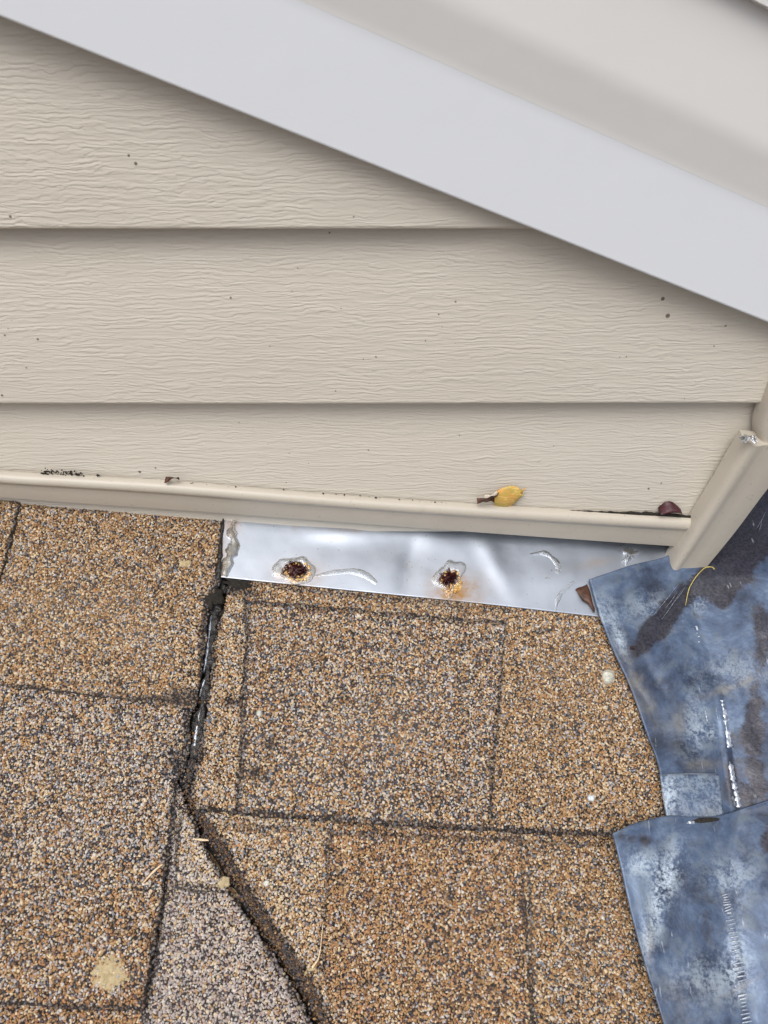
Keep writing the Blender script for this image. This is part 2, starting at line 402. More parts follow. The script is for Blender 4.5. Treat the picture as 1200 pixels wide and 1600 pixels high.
# ------------------------------------------------------------------ the setting: roof deck
def roof_strip(name, u0, u1, v0, v1, h, th, mat):
    uv = [(u0, v0), (u1, v0), (u1, v1), (u0, v1)]
    a = [from_uv(u, v, h) for u, v in uv]; b = [from_uv(u, v, h - th) for u, v in uv]
    return mesh_obj(name, a + b, [(3, 2, 1, 0), (4, 5, 6, 7), (0, 1, 5, 4), (1, 2, 6, 5), (2, 3, 7, 6), (3, 0, 4, 7)], mat)
deck = roof_strip('roof', -.75, .8, -.35, .75, -.0052, .02, DECK); tag(deck, kind='structure')

# ------------------------------------------------------------------ shingles
SG = 'asphalt shingles covering the roof'
def sh(px, py, label): return thing('asphalt_shingle', on_roof(px, py, 0.), label, 'shingle', SG)
gapL_up = [(352, 795), (348, 860), (345, 905), (326, 945), (321, 1000), (314, 1060), (303, 1108)]
# A upper left
s = sh(170, 1080, 'tan brown shingle under the trim, left of the aluminium flashing and the tarry joint')
slab('shingle_base', [(-160, 745), (0, 757), (352, 785)] + gapL_up[1:] + [(180, 1092), (60, 1076), (-160, 1060)], .0092, .0032,
     blend(P_TAN, P_LIGHT, lambda p: nz(p, .006) * .6 - .3 + (p[:, 1] - 850) / 700), s,
     joints_and_shade=[([(352, 795), (345, 905), (322, 945), (314, 1060), (303, 1108)], 8, .9), ([(0, 1072), (90, 1080), (180, 1092), (240, 1092), (303, 1100)], 7, .85), ([(32, 780), (160, 790), (340, 806)], 9, .75)],  # last line paints the trim's shadow into the granule colour
     patches=[(290, 1090, 40, 16, .8), (285, 880, 14, 7, .4)])
slab('laminated_tab', [(-160, 745), (0, 757), (33, 780), (22, 830), (4, 890), (-8, 925), (-30, 1064), (-160, 1056)], .0112, .002, uni(P_TAN), s, joints_and_shade=[([(33, 780), (22, 830), (4, 890), (-8, 925)], 5, .9), ([(0, 778), (33, 780)], 8, .8)])  # second dark line continues the trim's painted shadow
# B left middle
s = sh(120, 1575, 'grey and tan mottled shingle at the lower left with a dried mud spot')
slab('shingle_base', [(-180, 1040), (60, 1060), (180, 1076), (300, 1090), (296, 1160), (288, 1205), (274, 1222), (270, 1290), (262, 1350), (252, 1420), (238, 1500), (222, 1578), (120, 1576), (-180, 1566)], .0066, .003,
     blend(P_GREYMIX, P_ORANGE, lambda p: (p[:, 1] - 1330) / 260 + (nz(p, .009) - .5) * .5), s,
     joints_and_shade=[([(296, 1100), (290, 1190), (276, 1220), (269, 1290), (255, 1400), (238, 1500), (224, 1578)], 9, .85), ([(0, 1568), (100, 1573), (222, 1577)], 7, .9)],
     patches=[(280, 1190, 22, 26, .85)])
# C bottom-left
s = sh(120, 1600, 'sliver of shingle at the bottom left corner, below the mud spot')
slab('shingle_base', [(-180, 1540), (120, 1548), (232, 1550), (212, 1640), (200, 1720), (-180, 1720)], .0036, .0084, uni(P_ORANGE), s)
# D grey wedge
s = sh(380, 1600, 'purplish grey shingle wedge between the left joint and the debris filled diagonal crack')
slab('shingle_base', [(250, 1200), (283, 1230), (297, 1270), (325, 1330), (356, 1392), (398, 1452), (438, 1512), (470, 1560), (496, 1612), (540, 1720), (190, 1720), (226, 1560)], .0032, .0080,
     blend(P_MAUVE, P_PALE, lambda p: .25 + (nz(p, .01) - .5) * .4), s,
     joints_and_shade=[([(283, 1230), (297, 1270), (325, 1330), (398, 1452), (496, 1612)], 8, .7), ([(270, 1385), (300, 1392), (372, 1395)], 5, .8), ([(262, 1350), (245, 1480), (220, 1620)], 9, .8)])
slab('laminated_tab', [(281, 1262), (292, 1272), (318, 1322), (349, 1384), (330, 1388), (276, 1384), (272, 1330), (280, 1290)], .0050, .0018, uni(P_PALE), s, joints_and_shade=[([(283, 1280), (275, 1330), (274, 1384)], 5, .8)])
# E right upper
s = sh(660, 1290, 'large shingle below the aluminium flashing, with a dark mottled raised tab')
E_left = [(362, 870), (357, 915), (345, 960), (335, 1010), (330, 1060), (323, 1110), (313, 1170), (303, 1215), (298, 1245), (314, 1268)]
slab('shingle_base', E_left + [(420, 1276), (600, 1290), (760, 1300), (960, 1308), (1200, 1318), (1200, 900), (900, 880), (700, 880)], .0078, .0036,
     blend(P_TAN, P_LIGHT, lambda p: np.where(p[:, 0] < 385, .9, .12) + (nz(p, .01) - .5) * .35), s,
     joints_and_shade=[([(320, 1266), (420, 1274), (600, 1287), (760, 1297), (960, 1304)], 8, .92), ([(383, 930), (386, 1000), (379, 1100), (376, 1200), (370, 1268)], 5, .85),
             ([(356, 906), (500, 925), (640, 938), (800, 955)], 6, .45), ([(786, 980), (779, 1100), (768, 1200), (764, 1290)], 5, .7), ([(356, 905), (337, 1000), (315, 1170), (298, 1245)], 6, .8)],
     patches=[(362, 1096, 22, 10, .8), (372, 915, 30, 14, .9), (390, 925, 14, 8, .7)])
slab('laminated_tab', [(386, 938), (460, 944), (620, 957), (790, 972), (784, 1030), (780, 1100), (773, 1160), (767, 1220), (765, 1297), (600, 1287), (440, 1276), (373, 1270), (377, 1180), (381, 1080), (388, 1000)], .0096, .0018,
     blend(P_DARKMIX, P_LIGHT, lambda p: .1 + (nz(p, .008, 5) - .5) * .5), s,
     joints_and_shade=[([(386, 938), (460, 944), (620, 957), (790, 972)], 8, .75), ([(386, 938), (388, 1000), (379, 1180), (373, 1270)], 3, .7), ([(784, 1030), (778, 1120), (767, 1200), (765, 1297)], 5, .6), ([(373, 1268), (600, 1283), (765, 1293)], 5, .7)],
     patches=[(397, 1208, 20, 8, .75), (425, 1162, 8, 16, .7), (850, 920, 1, 1, 0)])
# F right lower
s = sh(700, 1600, 'lowest right shingle with an orange brown raised tab, beside the lower lead sheet')
F_left = [(310, 1255), (338, 1298), (369, 1352), (403, 1408), (438, 1465), (474, 1508), (494, 1550), (519, 1612), (562, 1720)]
slab('shingle_base', F_left + [(1300, 1720), (1300, 1270), (960, 1262), (600, 1250), (420, 1240)], .0040, .0090,
     blend(P_LIGHT, P_TAN, lambda p: (p[:, 0] - 480) / 200 + (nz(p, .01) - .5) * .5), s,
     joints_and_shade=[([(314, 1268), (338, 1300), (403, 1410), (474, 1508), (494, 1550), (519, 1612)], 6, .8), ([(350, 1288), (600, 1302), (960, 1322)], 5, .5), ([(514, 1310), (510, 1400), (500, 1480), (498, 1540)], 4, .6), ([(822, 1320), (829, 1420), (833, 1610)], 4, .7)])
slab('laminated_tab', [(520, 1280), (516, 1330), (511, 1400), (503, 1470), (507, 1545), (532, 1612), (572, 1720), (838, 1720), (830, 1610), (826, 1500), (822, 1420), (815, 1350), (812, 1290)], .0058, .0018,
     blend(P_ORANGE, P_TAN, lambda p: .1 + (nz(p, .008, 9) - .5) * .7), s,
     joints_and_shade=[([(815, 1310), (818, 1400), (826, 1500), (830, 1610)], 4, .8), ([(520, 1302), (812, 1312)], 6, .6)])

# ------------------------------------------------------------------ filled joints
def strip(name, center, widths, h0, hv, mat, parent=None, n=160, m=14, freq=.06, ragged=.35):
    cc = smooth_curve(center, n); ww = np.interp(np.linspace(0, 1, n), np.linspace(0, 1, len(widths)), widths)
    t = np.gradient(cc, axis=0); t /= np.hypot(*t.T)[:, None]; nn = np.stack([-t[:, 1], t[:, 0]], -1)
    s_ = np.linspace(-1, 1, m)
    ed = 1 + ragged * (vnoise(np.arange(n) * .23, np.zeros(n)) - .5) * 2
    P = cc[:, None] + nn[:, None] * (s_[None, :, None] * (ww * ed)[:, None, None])
    px = P.reshape(-1, 2); prof = np.tile(1 - np.abs(s_) ** 2.5, n)
    hh = h0 + hv * prof * (0.35 + 1.3 * fbm(px[:, 0] * freq, px[:, 1] * freq, 4)) - (1 - prof) * .001
    V = on_roof(px[:, 0], px[:, 1], hh)
    return mesh_obj(name, V, grid_faces(n, m), mat, parent, True)
tar = strip('tar_sealant', [(352, 890), (338, 925), (333, 970), (328, 1020), (322, 1070), (316, 1110), (309, 1160), (298, 1205), (290, 1232)], [15, 21, 17, 14, 13, 13, 15, 14, 9], .0026, .0022, TAR, freq=.16, ragged=.5)
tag(tar, 'wet glossy black tar filling the joint left of the big shingle', 'sealant')
crack_shade = strip('crack_shade_strip', [(288, 1210), (298, 1248), (319, 1282), (349, 1330), (381, 1388), (415, 1446), (453, 1500), (483, 1545), (509, 1608), (537, 1680)], [14, 18, 19, 20, 21, 20, 22, 24, 22, 22], -.0048, .0006, BLACK_DIRT_SHADE)  # black strip put in to paint the shade along the crack's left side
tag(crack_shade, 'black shade strip added along the left edge of the diagonal crack', 'shade_strip')
deb = strip('crack_debris', [(292, 1222), (300, 1248), (322, 1282), (352, 1330), (384, 1388), (418, 1446), (456, 1500), (486, 1545), (512, 1608), (540, 1680)], [9, 11, 12, 11, 13, 12, 14, 16, 12, 11], -.0040, .0044, DEBRIS, freq=.16, ragged=.5)
strip('tar_seam', [(350, 800), (345, 850), (341, 905)], [2.5, 4, 6], .0106, .0012, TAR, tar, 60, 7, .1, .5)
metal_strip = strip('shiny_streak', [(330, 962), (327, 990), (322, 1030), (318, 1052)], [1.5, 3.5, 3, 1], .0046, .0010, SOLDER, tar, 70, 7, .1, .6); metal_strip['label'] = 'bright metal strip in the upper half of the tar'  # pale metal strips laid in as the bright streaks of the tar
metal_strip = strip('shiny_streak', [(320, 1062), (316, 1072), (312, 1088)], [3.5, 4, 1.5], .0044, .0010, SOLDER, tar, 40, 7, .1, .6)
metal_strip = strip('shiny_streak', [(312, 1112), (308, 1135), (304, 1165)], [2, 5, 3], .0042, .0010, SOLDER, tar, 50, 7, .1, .6)
tag(deb, 'brown soil and plant crumbs packed in the diagonal crack', 'debris', kind='stuff')
# crumbs and fibres on the debris
def crumbs(center, width, count, hbase, name, label):
    cc = smooth_curve(center, 300); i = rng.integers(0, 300, count)
    px = cc[i] + rng.normal(0, width, (count, 2))
    uv = roof_uv(px[:, 0], px[:, 1], hbase)
    V, sz, ix, col = granules(uv, hbase, P_DEB, .95, rng.random(count) * .6, 0, .0008)
    o = finish(name, fast_mesh(name, V, sz, ix), GRAN, None, False, col); tag(o, label, 'debris', kind='stuff'); return o
crumbs([(292, 1232), (322, 1282), (352, 1330), (384, 1388), (418, 1446), (456, 1500), (486, 1545), (512, 1608)], 8.0, 1900, .0004, 'crack_crumbs', 'loose brown grains lying on the soil in the diagonal crack')
crumbs([(312, 1090), (300, 1180), (292, 1232)], 6, 160, .0042, 'crack_crumbs', 'few brown grains lying in the lower end of the tar joint')
FIB = []
def tube(name, pts, radii, mat, parent=None, sides=7, solid=True):
    pts = np.array(pts, float); n = len(pts); V = []; 
    radii = np.broadcast_to(radii, n) if np.ndim(radii) == 0 else np.interp(np.linspace(0, 1, n), np.linspace(0, 1, len(radii)), radii)
    T = np.gradient(pts, axis=0)
    for i in range(n):
        t = T[i] / (np.linalg.norm(T[i]) + 1e-12); a = np.cross(t, N); a /= np.linalg.norm(a) + 1e-12; b = np.cross(t, a)
        for k in range(sides):
            q = 6.283 * k / sides; V.append(pts[i] + radii[i] * (a * math.cos(q) + b * math.sin(q)))
    F = [(i * sides + k, i * sides + (k + 1) % sides, (i + 1) * sides + (k + 1) % sides, (i + 1) * sides + k) for i in range(n - 1) for k in range(sides)]
    F += [tuple(range(sides))[::-1], tuple((n - 1) * sides + k for k in range(sides))]
    return mesh_obj(name, V, F, mat, parent, True)
def roof_tube(name, pxs, hs, radii, mat, parent=None, n=24):
    c = smooth_curve(pxs, n); hh = np.interp(np.linspace(0, 1, n), np.linspace(0, 1, len(hs)), hs)
    return tube(name, on_roof(c[:, 0], c[:, 1], hh), radii, mat, parent)
tag(roof_tube('dry_stalk', [(224, 1379), (240, 1362), (254, 1350)], [.0085, .0088, .0088], [.0004, .0008, .0004], STRAW), 'short straight pale straw lying on the left mottled shingle', 'straw')
tag(roof_tube('dry_stalk', [(302, 1311), (314, 1312), (326, 1313)], [.0066, .0068, .0062], [.0003, .0009, .0005], STRAW), 'tiny pale plant chip at the top of the grey wedge by the crack', 'straw')
tag(roof_tube('dry_stalk', [(488, 1512), (498, 1496), (502, 1470), (505, 1440)], [.006, .007, .007, .0065], [.0009, .0004, .0003, .0002], STRAW), 'thin curved straw rising from the crack at the edge of the orange tab', 'straw')
tag(roof_tube('dry_stalk', [(476, 1524), (482, 1516), (491, 1513), (497, 1519)], [.002, .0036, .0036, .002], [.0006, .0014, .0016, .0008], MUD), 'curled pale husk lodged in the lower end of the diagonal crack', 'husk')

fc = smooth_curve([(298, 1248), (319, 1282), (348, 1330), (380, 1388), (413, 1446), (451, 1500), (481, 1545), (508, 1608)], 200)
FV, FF = [], []
for q in range(70):
    a = fc[rng.integers(0, 200)] + rng.normal(0, 6, 2); an = rng.random() * 3.14; L = 4 + 9 * rng.random()
    P_ = np.array([a + np.array([math.cos(an), math.sin(an)]) * L * t_ + rng.normal(0, 1, 2) for t_ in (-.5, 0, .5)])
    h_ = .0008 + .0020 * rng.random(3); pp = on_roof(P_[:, 0], P_[:, 1], h_); b0 = len(FV)
    for k_ in range(3):
        for d_ in (U * .00016, Vd * .00016, N * .00020): FV.append(pp[k_] + d_)
    FF += [(b0 + i_ * 3 + k_, b0 + i_ * 3 + (k_ + 1) % 3, b0 + i_ * 3 + 3 + (k_ + 1) % 3, b0 + i_ * 3 + 3 + k_) for i_ in range(2) for k_ in range(3)]
tag(mesh_obj('plant_fibres', FV, FF, mat_plain('root_fibres', (120, 92, 58), (170, 144, 104), 300, .7, .2)), 'fine root fibres scattered over the soil in the diagonal crack', 'debris', kind='stuff')
# dried mud and pebbles
def lump(name, px, py, rx, ry, h, ht, mat, label, cat, parent=None, noisef=3, seed=0, n=40, m=10, flat=1.6, rag=.35, ang=0):
    a = np.linspace(0, 6.283, n, endpoint=False); V = []
    rr = 1 + rag * (vnoise(np.cos(a) * noisef + seed + 20, np.sin(a) * noisef + seed + 20) - .5) * 2
    ca, sa = math.cos(ang), math.sin(ang); P = []; H = []
    for j in range(m + 1):
        q = 1 - j / m
        x = np.cos(a) * rr * rx * q; y = np.sin(a) * rr * ry * q
        P.append(np.stack([px + x * ca - y * sa, py + x * sa + y * ca], -1))
        H.append(h + ht * (1 - q ** flat) * (0.55 + .9 * fbm(P[-1][:, 0] * .2 + seed, P[-1][:, 1] * .2, 3)) - (.0012 if j == 0 else 0))
    P = np.concatenate(P); H = np.concatenate(H)
    V = on_roof(P[:, 0], P[:, 1], H)
    F = [(j * n + k, j * n + (k + 1) % n, (j + 1) * n + (k + 1) % n, (j + 1) * n + k) for j in range(m) for k in range(n)]
    o = mesh_obj(name, V, F, mat, parent, True)
    if label: tag(o, label, cat)
    return o
lump('mud_spot', 172, 1520, 31, 28, .0069, .0010, MUD, 'round pale dried mud spot on the lower left shingle', 'mud', seed=3, rag=.3, noisef=3.2, n=90, m=16)
lump('mud_spot', 349, 1379, 11, 9, .0048, .0013, MUD, 'small pale mud crumb on the right corner of the grey wedge shingle', 'mud', seed=8)
lump('mud_spot', 288, 880, 11, 6, .0098, .0009, MUD, 'tiny faint mud fleck on the upper left shingle near the flashing', 'mud', seed=14)
def pebble(px, py, rx, ry, h, ht, mat, label, seed):
    return lump('pebble', px, py, rx, ry, h, ht, mat, label, 'pebble', seed=seed, noisef=1.2, rag=.2, flat=3, n=14, m=5)
pebble(949, 1058, 11, 12, .0088, .0032, PEBBLE, 'largest pale translucent pebble beside the edge of the upper lead sheet', 2)
pebble(924, 1247, 6.5, 6.5, .0088, .0025, PEBBLE2, 'small bluish white pebble on the tan shingle near the lead tab', 5)
pebble(405, 1115, 4.5, 6, .0106, .0015, PEBBLE, 'tiny pale stone near the left edge of the dark mottled tab', 9)
pebble(416, 1380, 5, 6, .005, .0015, PEBBLE, 'tiny olive pale stone right of the diagonal crack', 13)

# ------------------------------------------------------------------ siding wall
Xw0, Xw1 = -0.75, float(on_wall(np.array(1196.), np.array(650.))[0])
laps = [float(on_wall(np.array(600.), np.array(y), .0143)[2]) for y in (632., 359.)]
pitchz = laps[1] - laps[0]
wall = thing('siding_wall', (0, 0.0, 0), 'cream wall of overlapping vinyl clapboards with wood grain texture', 'wall')
def siding_panel(z0, z1, x0=Xw0, x1=Xw1):
    prof = []                                                   # (y, z) from behind the lap above down to the curled foot
    ztop = z1 + .004
    K = 26
    for k in range(K + 1):
        f = k / K; z = ztop + (z0 + .0022 - ztop) * f
        y = -.0008 - .0135 * (f ** .9) - .0012 * math.sin(math.pi * f)
        prof.append((y, z))
    yb = prof[-1][0]
    for a in (30, 60, 90): prof.append((yb + .0022 * (1 - math.cos(R(a))), z0 + .0022 * (1 - math.sin(R(a)))))
    prof.append((.0, z0 - .0002)); prof.append((.004, z0)); prof.append((.004, ztop))
    nx = 60; xs = np.linspace(x0, x1, nx); V = []; n = len(prof)
    for x in xs:
        wav = .0005 * math.sin(x * 9 + z0 * 50)
        for y, z in prof: V.append((x, y + wav * (1 if y < -.002 else 0), z))
    F = [(i * n + k, (i + 1) * n + k, (i + 1) * n + (k + 1) % n, i * n + (k + 1) % n) for i in range(nx - 1) for k in range(n)]
    F += [tuple(range(n)), tuple((nx - 1) * n + k for k in range(n))[::-1]]
    return mesh_obj('siding_panel', V, F, SIDING, wall)
for k in range(-1, 4):
    if k == -1: siding_panel(laps[0] - pitchz, laps[0])
    else: siding_panel(laps[0] + k * pitchz, laps[0] + (k + 1) * pitchz)
bx0, bx1, bz0, bz1 = Xw0, Xw1 + .002, -.08, laps[0] + 4 * pitchz
V = [(x, y, z) for x in (bx0, bx1) for y in (.005, .45) for z in (bz0, bz1)]
mesh_obj('wall_sheathing', V, [(0, 1, 3, 2), (4, 6, 7, 5), (0, 4, 5, 1), (2, 3, 7, 6), (0, 2, 6, 4), (1, 5, 7, 3)], TRIM, wall)

# ------------------------------------------------------------------ trims
def prof_sweep(name, top_px, bot_px, yoff, prof, mat, parent=None, n=120):
    """sweep: every station is a wall-parallel segment from the top to the bottom outline; prof = (fraction down, outward m)"""
    T = smooth_curve(top_px, n); B = smooth_curve(bot_px, n)
    a = on_wall(T[:, 0], T[:, 1], yoff); b = on_wall(B[:, 0], B[:, 1], yoff)
    V = []
    for i in range(n):
        for f, o in prof: p = a[i] + (b[i] - a[i]) * f; V.append((p[0], p[1] - o, p[2]))
    k = len(prof)
    F = [(i * k + j, i * k + (j + 1) % k, (i + 1) * k + (j + 1) % k, (i + 1) * k + j) for i in range(n - 1) for j in range(k)]
    F += [tuple(range(k))[::-1], tuple((n - 1) * k + j for j in range(k))]
    o = mesh_obj(name, V, F, mat, parent, True)
    m = o.modifiers.new('edges', 'EDGE_SPLIT'); m.split_angle = R(40)
    return o
channel = [(.04, -.003), (.0, -.002), (-.01, .0005), (.02, .0030), (.07, .0046), (.14, .0055), (.22, .0057), (.29, .0050), (.34, .0038), (.40, .0034), (.6, .0030), (.97, .0024), (1.0, .0022), (1.0, .0008), (.6, .0010), (.6, -.003)]
trim_y = .0175
base_trim = prof_sweep('base_trim', [(-160, 722), (0, 737), (120, 744), (250, 752), (400, 764), (560, 777), (720, 788), (900, 799), (1090, 810)],
                       [(-160, 762), (0, 774), (120, 783), (250, 792), (400, 803), (560, 815), (720, 827), (900, 840), (1075, 852)], trim_y, channel, TRIM)
tag(base_trim, 'long cream metal trim strip along the foot of the siding', 'trim')
# vertical channel at the wall end: two pieces
def upright(name, L, Rr, yoff, prof, mat, label):
    o = prof_sweep(name, L, Rr, yoff, prof, mat, n=24); tag(o, label, 'trim', 'upright corner trims'); return o
upch = [(.0, -.012), (.0, .0005), (.03, .0040), (.07, .0058), (.13, .0064), (.20, .0060), (.28, .0046), (.34, .0040), (.6, .0036), (.97, .0034), (1.0, .0030), (1.0, -.012)]
upright('corner_trim', [(1164, 688), (1120, 762), (1080, 826), (1040, 890)], [(1252, 694), (1197, 760), (1146, 828), (1090, 897)], .026, upch, TRIM, 'lower leaning piece of cream corner trim with a dented face, ending above the lead')
upright('corner_trim', [(1260, 470), (1225, 560), (1188, 655), (1184, 688)], [(1360, 480), (1320, 570), (1280, 640), (1255, 690)], .021, upch, TRIM, 'upper piece of cream corner trim at the right edge, above the bent foil')

# ------------------------------------------------------------------ rake board (white, in front of the wall)
YF = .024
e0 = on_wall(np.array(0.), np.array(27.), YF); e1 = on_wall(np.array(1200.), np.array(505.), YF)
D1 = (e1 - e0) / np.linalg.norm(e1 - e0); S1 = np.array([-D1[2], 0, D1[0]]); S1 = S1 if S1[2] > 0 else -S1
def s_at(px, py, y): return float((on_wall(np.array(float(px)), np.array(float(py)), y) - e0) @ S1)
s1 = s_at(840, 165, YF); Y2 = YF + .007; s2 = s_at(945, 118, Y2); s3 = s_at(1185, 8, Y2)
def ease(a, b, ya, yb, n=7): return [(a + (b - a) * q, ya + (yb - ya) * (q * q * (3 - 2 * q))) for q in np.linspace(0, 1, n)]
rake = thing('rake_board', e0, 'white sloping rake board with a stepped profile crossing the top of the siding', 'fascia')
def rake_part(name, rp, mat):
    V = []; k = len(rp)
    for t in (-.45, 1.0):
        for s_, y in rp: p = e0 + D1 * t + S1 * s_; V.append((p[0], -y, p[2]))
    F = [(j, (j + 1) % k, k + (j + 1) % k, k + j) for j in range(k)] + [tuple(range(k))[::-1], tuple(k + j for j in range(k))]
    o = mesh_obj(name, V, F, mat, rake, True)
    m = o.modifiers.new('edges', 'EDGE_SPLIT'); m.split_angle = R(50); return o
def fillet(a, c, b, n=9):
    a, c, b = map(np.array, (a, c, b)); return [tuple(a * (1 - q) ** 2 + 2 * c * q * (1 - q) + b * q * q) for q in np.linspace(0, 1, n)]
YT = YF + .0045; sl = (YT - YF) / (s2 - s1); fr = .0045
f1 = fillet((s1 - fr, YF), (s1, YF), (s1 + fr, YF + fr * sl)); f2 = fillet((s2 - fr, YT - fr * sl), (s2, YT), (s2 + fr, YT))
rake_part('lower_face', [(0.0, 0.002), (0.0, YF - .0016), (.0003, YF - .0006), (.0010, YF), (.0018, YF), (s1 - fr - .001, YF)] + f1[:5] + [(f1[4][0], .002)], WHITE)
rake_part('upper_moulding', [(f1[4][0] + .00005, .002), (f1[4][0] + .00005, f1[4][1])] + f1[5:] + [(s1 + fr + .001, YF + (fr + .001) * sl), (s2 - fr - .001, YT - (fr + .001) * sl)] + f2 + [(s2 + fr + .001, YT), (s3 - .001, YT), (s3, YT), (s3 + .001, YT + .006), (s3 + .03, YT + .006), (s3 + .03, .002)], WARMWHITE)

# ------------------------------------------------------------------ aluminium flashing
def patch_grid(top, bottom, nu, nv, left=None):
    s_ = np.linspace(0, 1, nu); t_ = np.linspace(0, 1, nv)
    T = interp(smooth_curve(top, 80), s_); B = interp(smooth_curve(bottom, 80), s_)
    P = T[:, None] * (1 - t_)[None, :, None] + B[:, None] * t_[None, :, None]
    if left is not None:
        Lc = interp(smooth_curve(left, 80), t_); lin = P[0]
        P = P + (1 - s_)[:, None, None] ** 2 * (Lc - lin)[None]
    return P.reshape(-1, 2)
def gauss(px, cx, cy, rx, ry, ang=0):
    x = px[:, 0] - cx; y = px[:, 1] - cy; c, s__ = math.cos(ang), math.sin(ang)
    return np.exp(-((x * c + y * s__) / rx) ** 2 - ((-x * s__ + y * c) / ry) ** 2)
nu, nv = 300, 70
P = patch_grid([(352, 780), (600, 800), (900, 822), (1110, 838)], [(343, 902), (560, 924), (740, 942), (928, 963), (1050, 975)], nu, nv)
H = .0100 - .0014 * gauss(P, 640, 880, 16, 40, .3) + .0014 * gauss(P, 545, 830, 60, 16) + .0008 * gauss(P, 690, 840, 50, 22, .4) - .0009 * gauss(P, 610, 850, 50, 26) + .0016 * gauss(P, 770, 870, 18, 60, -.5) + .0006 * (fbm(P[:, 0] * .012, P[:, 1] * .012, 3) - .5) + .0010 * gauss(P, 880, 900, 90, 30)
stain = .35 * gauss(P, 545, 826, 22, 8) + .9 * gauss(P, 362, 815, 12, 22) + 1.0 * gauss(P, 466, 898, 34, 20) + 1.3 * gauss(P, 712, 922, 38, 24) + .5 * gauss(P, 620, 958, 60, 5, .1) + .4 * gauss(P, 460, 824, 5, 5) + .5 * gauss(P, 930, 880, 30, 8, -.2) + .7 * gauss(P, 345, 870, 8, 40)
alu = mesh_obj('metal_flashing', on_roof(P[:, 0], P[:, 1], H), grid_faces(nu, nv), ALU, None, True, np.stack([stain, stain * 0, stain * 0, stain * 0 + 1], -1), 'stain')
solidify(alu, .0006, 0); tag(alu, 'bright aluminium flashing sheet between the trim and the big shingle', 'flashing')

# ------------------------------------------------------------------ lead sheets
def crease_x(py): return np.interp(py, [700, 900, 980, 1100, 1270, 1400, 1600, 1720], [1150, 1075, 1092, 1130, 1155, 1135, 1168, 1190])
def lead_h(px, base, k=.00012):
    return base + np.maximum(0, px[:, 0] - crease_x(px[:, 1])) * k
def lead_sheet(name, top, bottom, left, base, hfun, darks, whites, tans, label, nu=150, nv=300):
    P = patch_grid(top, bottom, nu, nv, left)
    H = lead_h(P, base) + .0022 * (fbm(P[:, 0] * .016, P[:, 1] * .010, 3) - .5) + .0005 * (fbm(P[:, 0] * .07, P[:, 1] * .05, 2) - .5) + hfun(P)
    z = np.zeros(len(P)); f = lambda L: np.clip(sum((a[0] * gauss(P, *a[1:]) for a in L), z), 0, 1.2)
    col = np.stack([f(darks), f(whites), f(tans), z + 1], -1)
    o = mesh_obj(name, on_roof(P[:, 0], P[:, 1], H), grid_faces(nu, nv), LEAD, None, True, col, 'stain')
    solidify(o, .0012); tag(o, label, 'flashing', 'lead sheets in the valley'); return o
up_h = lambda P: .0014 * gauss(P, 1075, 960, 14, 60, .5) - .0014 * gauss(P, 1020, 1060, 10, 40, -.5) + .0010 * gauss(P, 1055, 1120, 14, 90) + .0016 * gauss(P, 1135, 1180, 5, 90, -.13) - .0009 * gauss(P, 1000, 1085, 6, 30, -.6)
upper_lead = lead_sheet('lead_sheet', [(920, 906), (985, 884), (1045, 868), (1110, 830), (1200, 700), (1420, 560)], [(1042, 1330), (1120, 1320), (1200, 1310), (1420, 1290)],
    [(920, 906), (934, 955), (955, 1012), (984, 1075), (1010, 1148), (1030, 1208), (1044, 1330)], .0145, up_h,
    [(1.1, 1036, 968, 70, 17, -.87), (1.5, 1150, 860, 34, 80, .5), (1.2, 1190, 790, 40, 70, .4), (.6, 1190, 990, 16, 60), (.75, 1178, 1140, 20, 70), (.5, 1140, 1200, 14, 60), (.5, 1180, 1240, 30, 30), (.5, 1130, 935, 14, 12)],
    [(.8, 968, 1000, 8, 30, -.3), (.8, 1090, 935, 18, 20), (.5, 1085, 1130, 22, 50), (.5, 940, 960, 20, 30), (.3, 1150, 1050, 60, 30), (.6, 1105, 1145, 20, 10), (.4, 1010, 950, 40, 25)],
    [(.8, 1102, 1195, 30, 8), (.6, 1000, 1080, 14, 60, -.4), (.5, 1140, 1075, 60, 6, -.35), (.5, 1060, 1130, 10, 30)],
    'upper weathered blue grey lead sheet tucked under the corner trim')
low_h = lambda P: .0012 * gauss(P, 1148, 1480, 7, 110, -.15) + .0008 * gauss(P, 1010, 1450, 8, 80, -.2) + .0016 * np.exp(-((P[:, 1] - (1300 - (P[:, 0] - 955) * .22)) / 9) ** 2)
for p_ in [((1060, 912), (1020, 962)), ((1066, 920), (1034, 968)), ((1058, 925), (1040, 950)), ((1072, 915), (1050, 945)), ((1196, 800), (1182, 826)), ((1190, 812), (1186, 830))]:
    (ax, ay), (cx_, cy_) = p_; cc_ = [(ax, ay), ((ax + cx_) / 2 + 1, (ay + cy_) / 2), (cx_, cy_)]
    hh_ = [float(lead_h(np.array([q], float), .0165)[0]) for q in cc_]
    roof_tube('scratch', cc_, hh_, [.00005, .00018, .00005], SOLDER, upper_lead, 12)
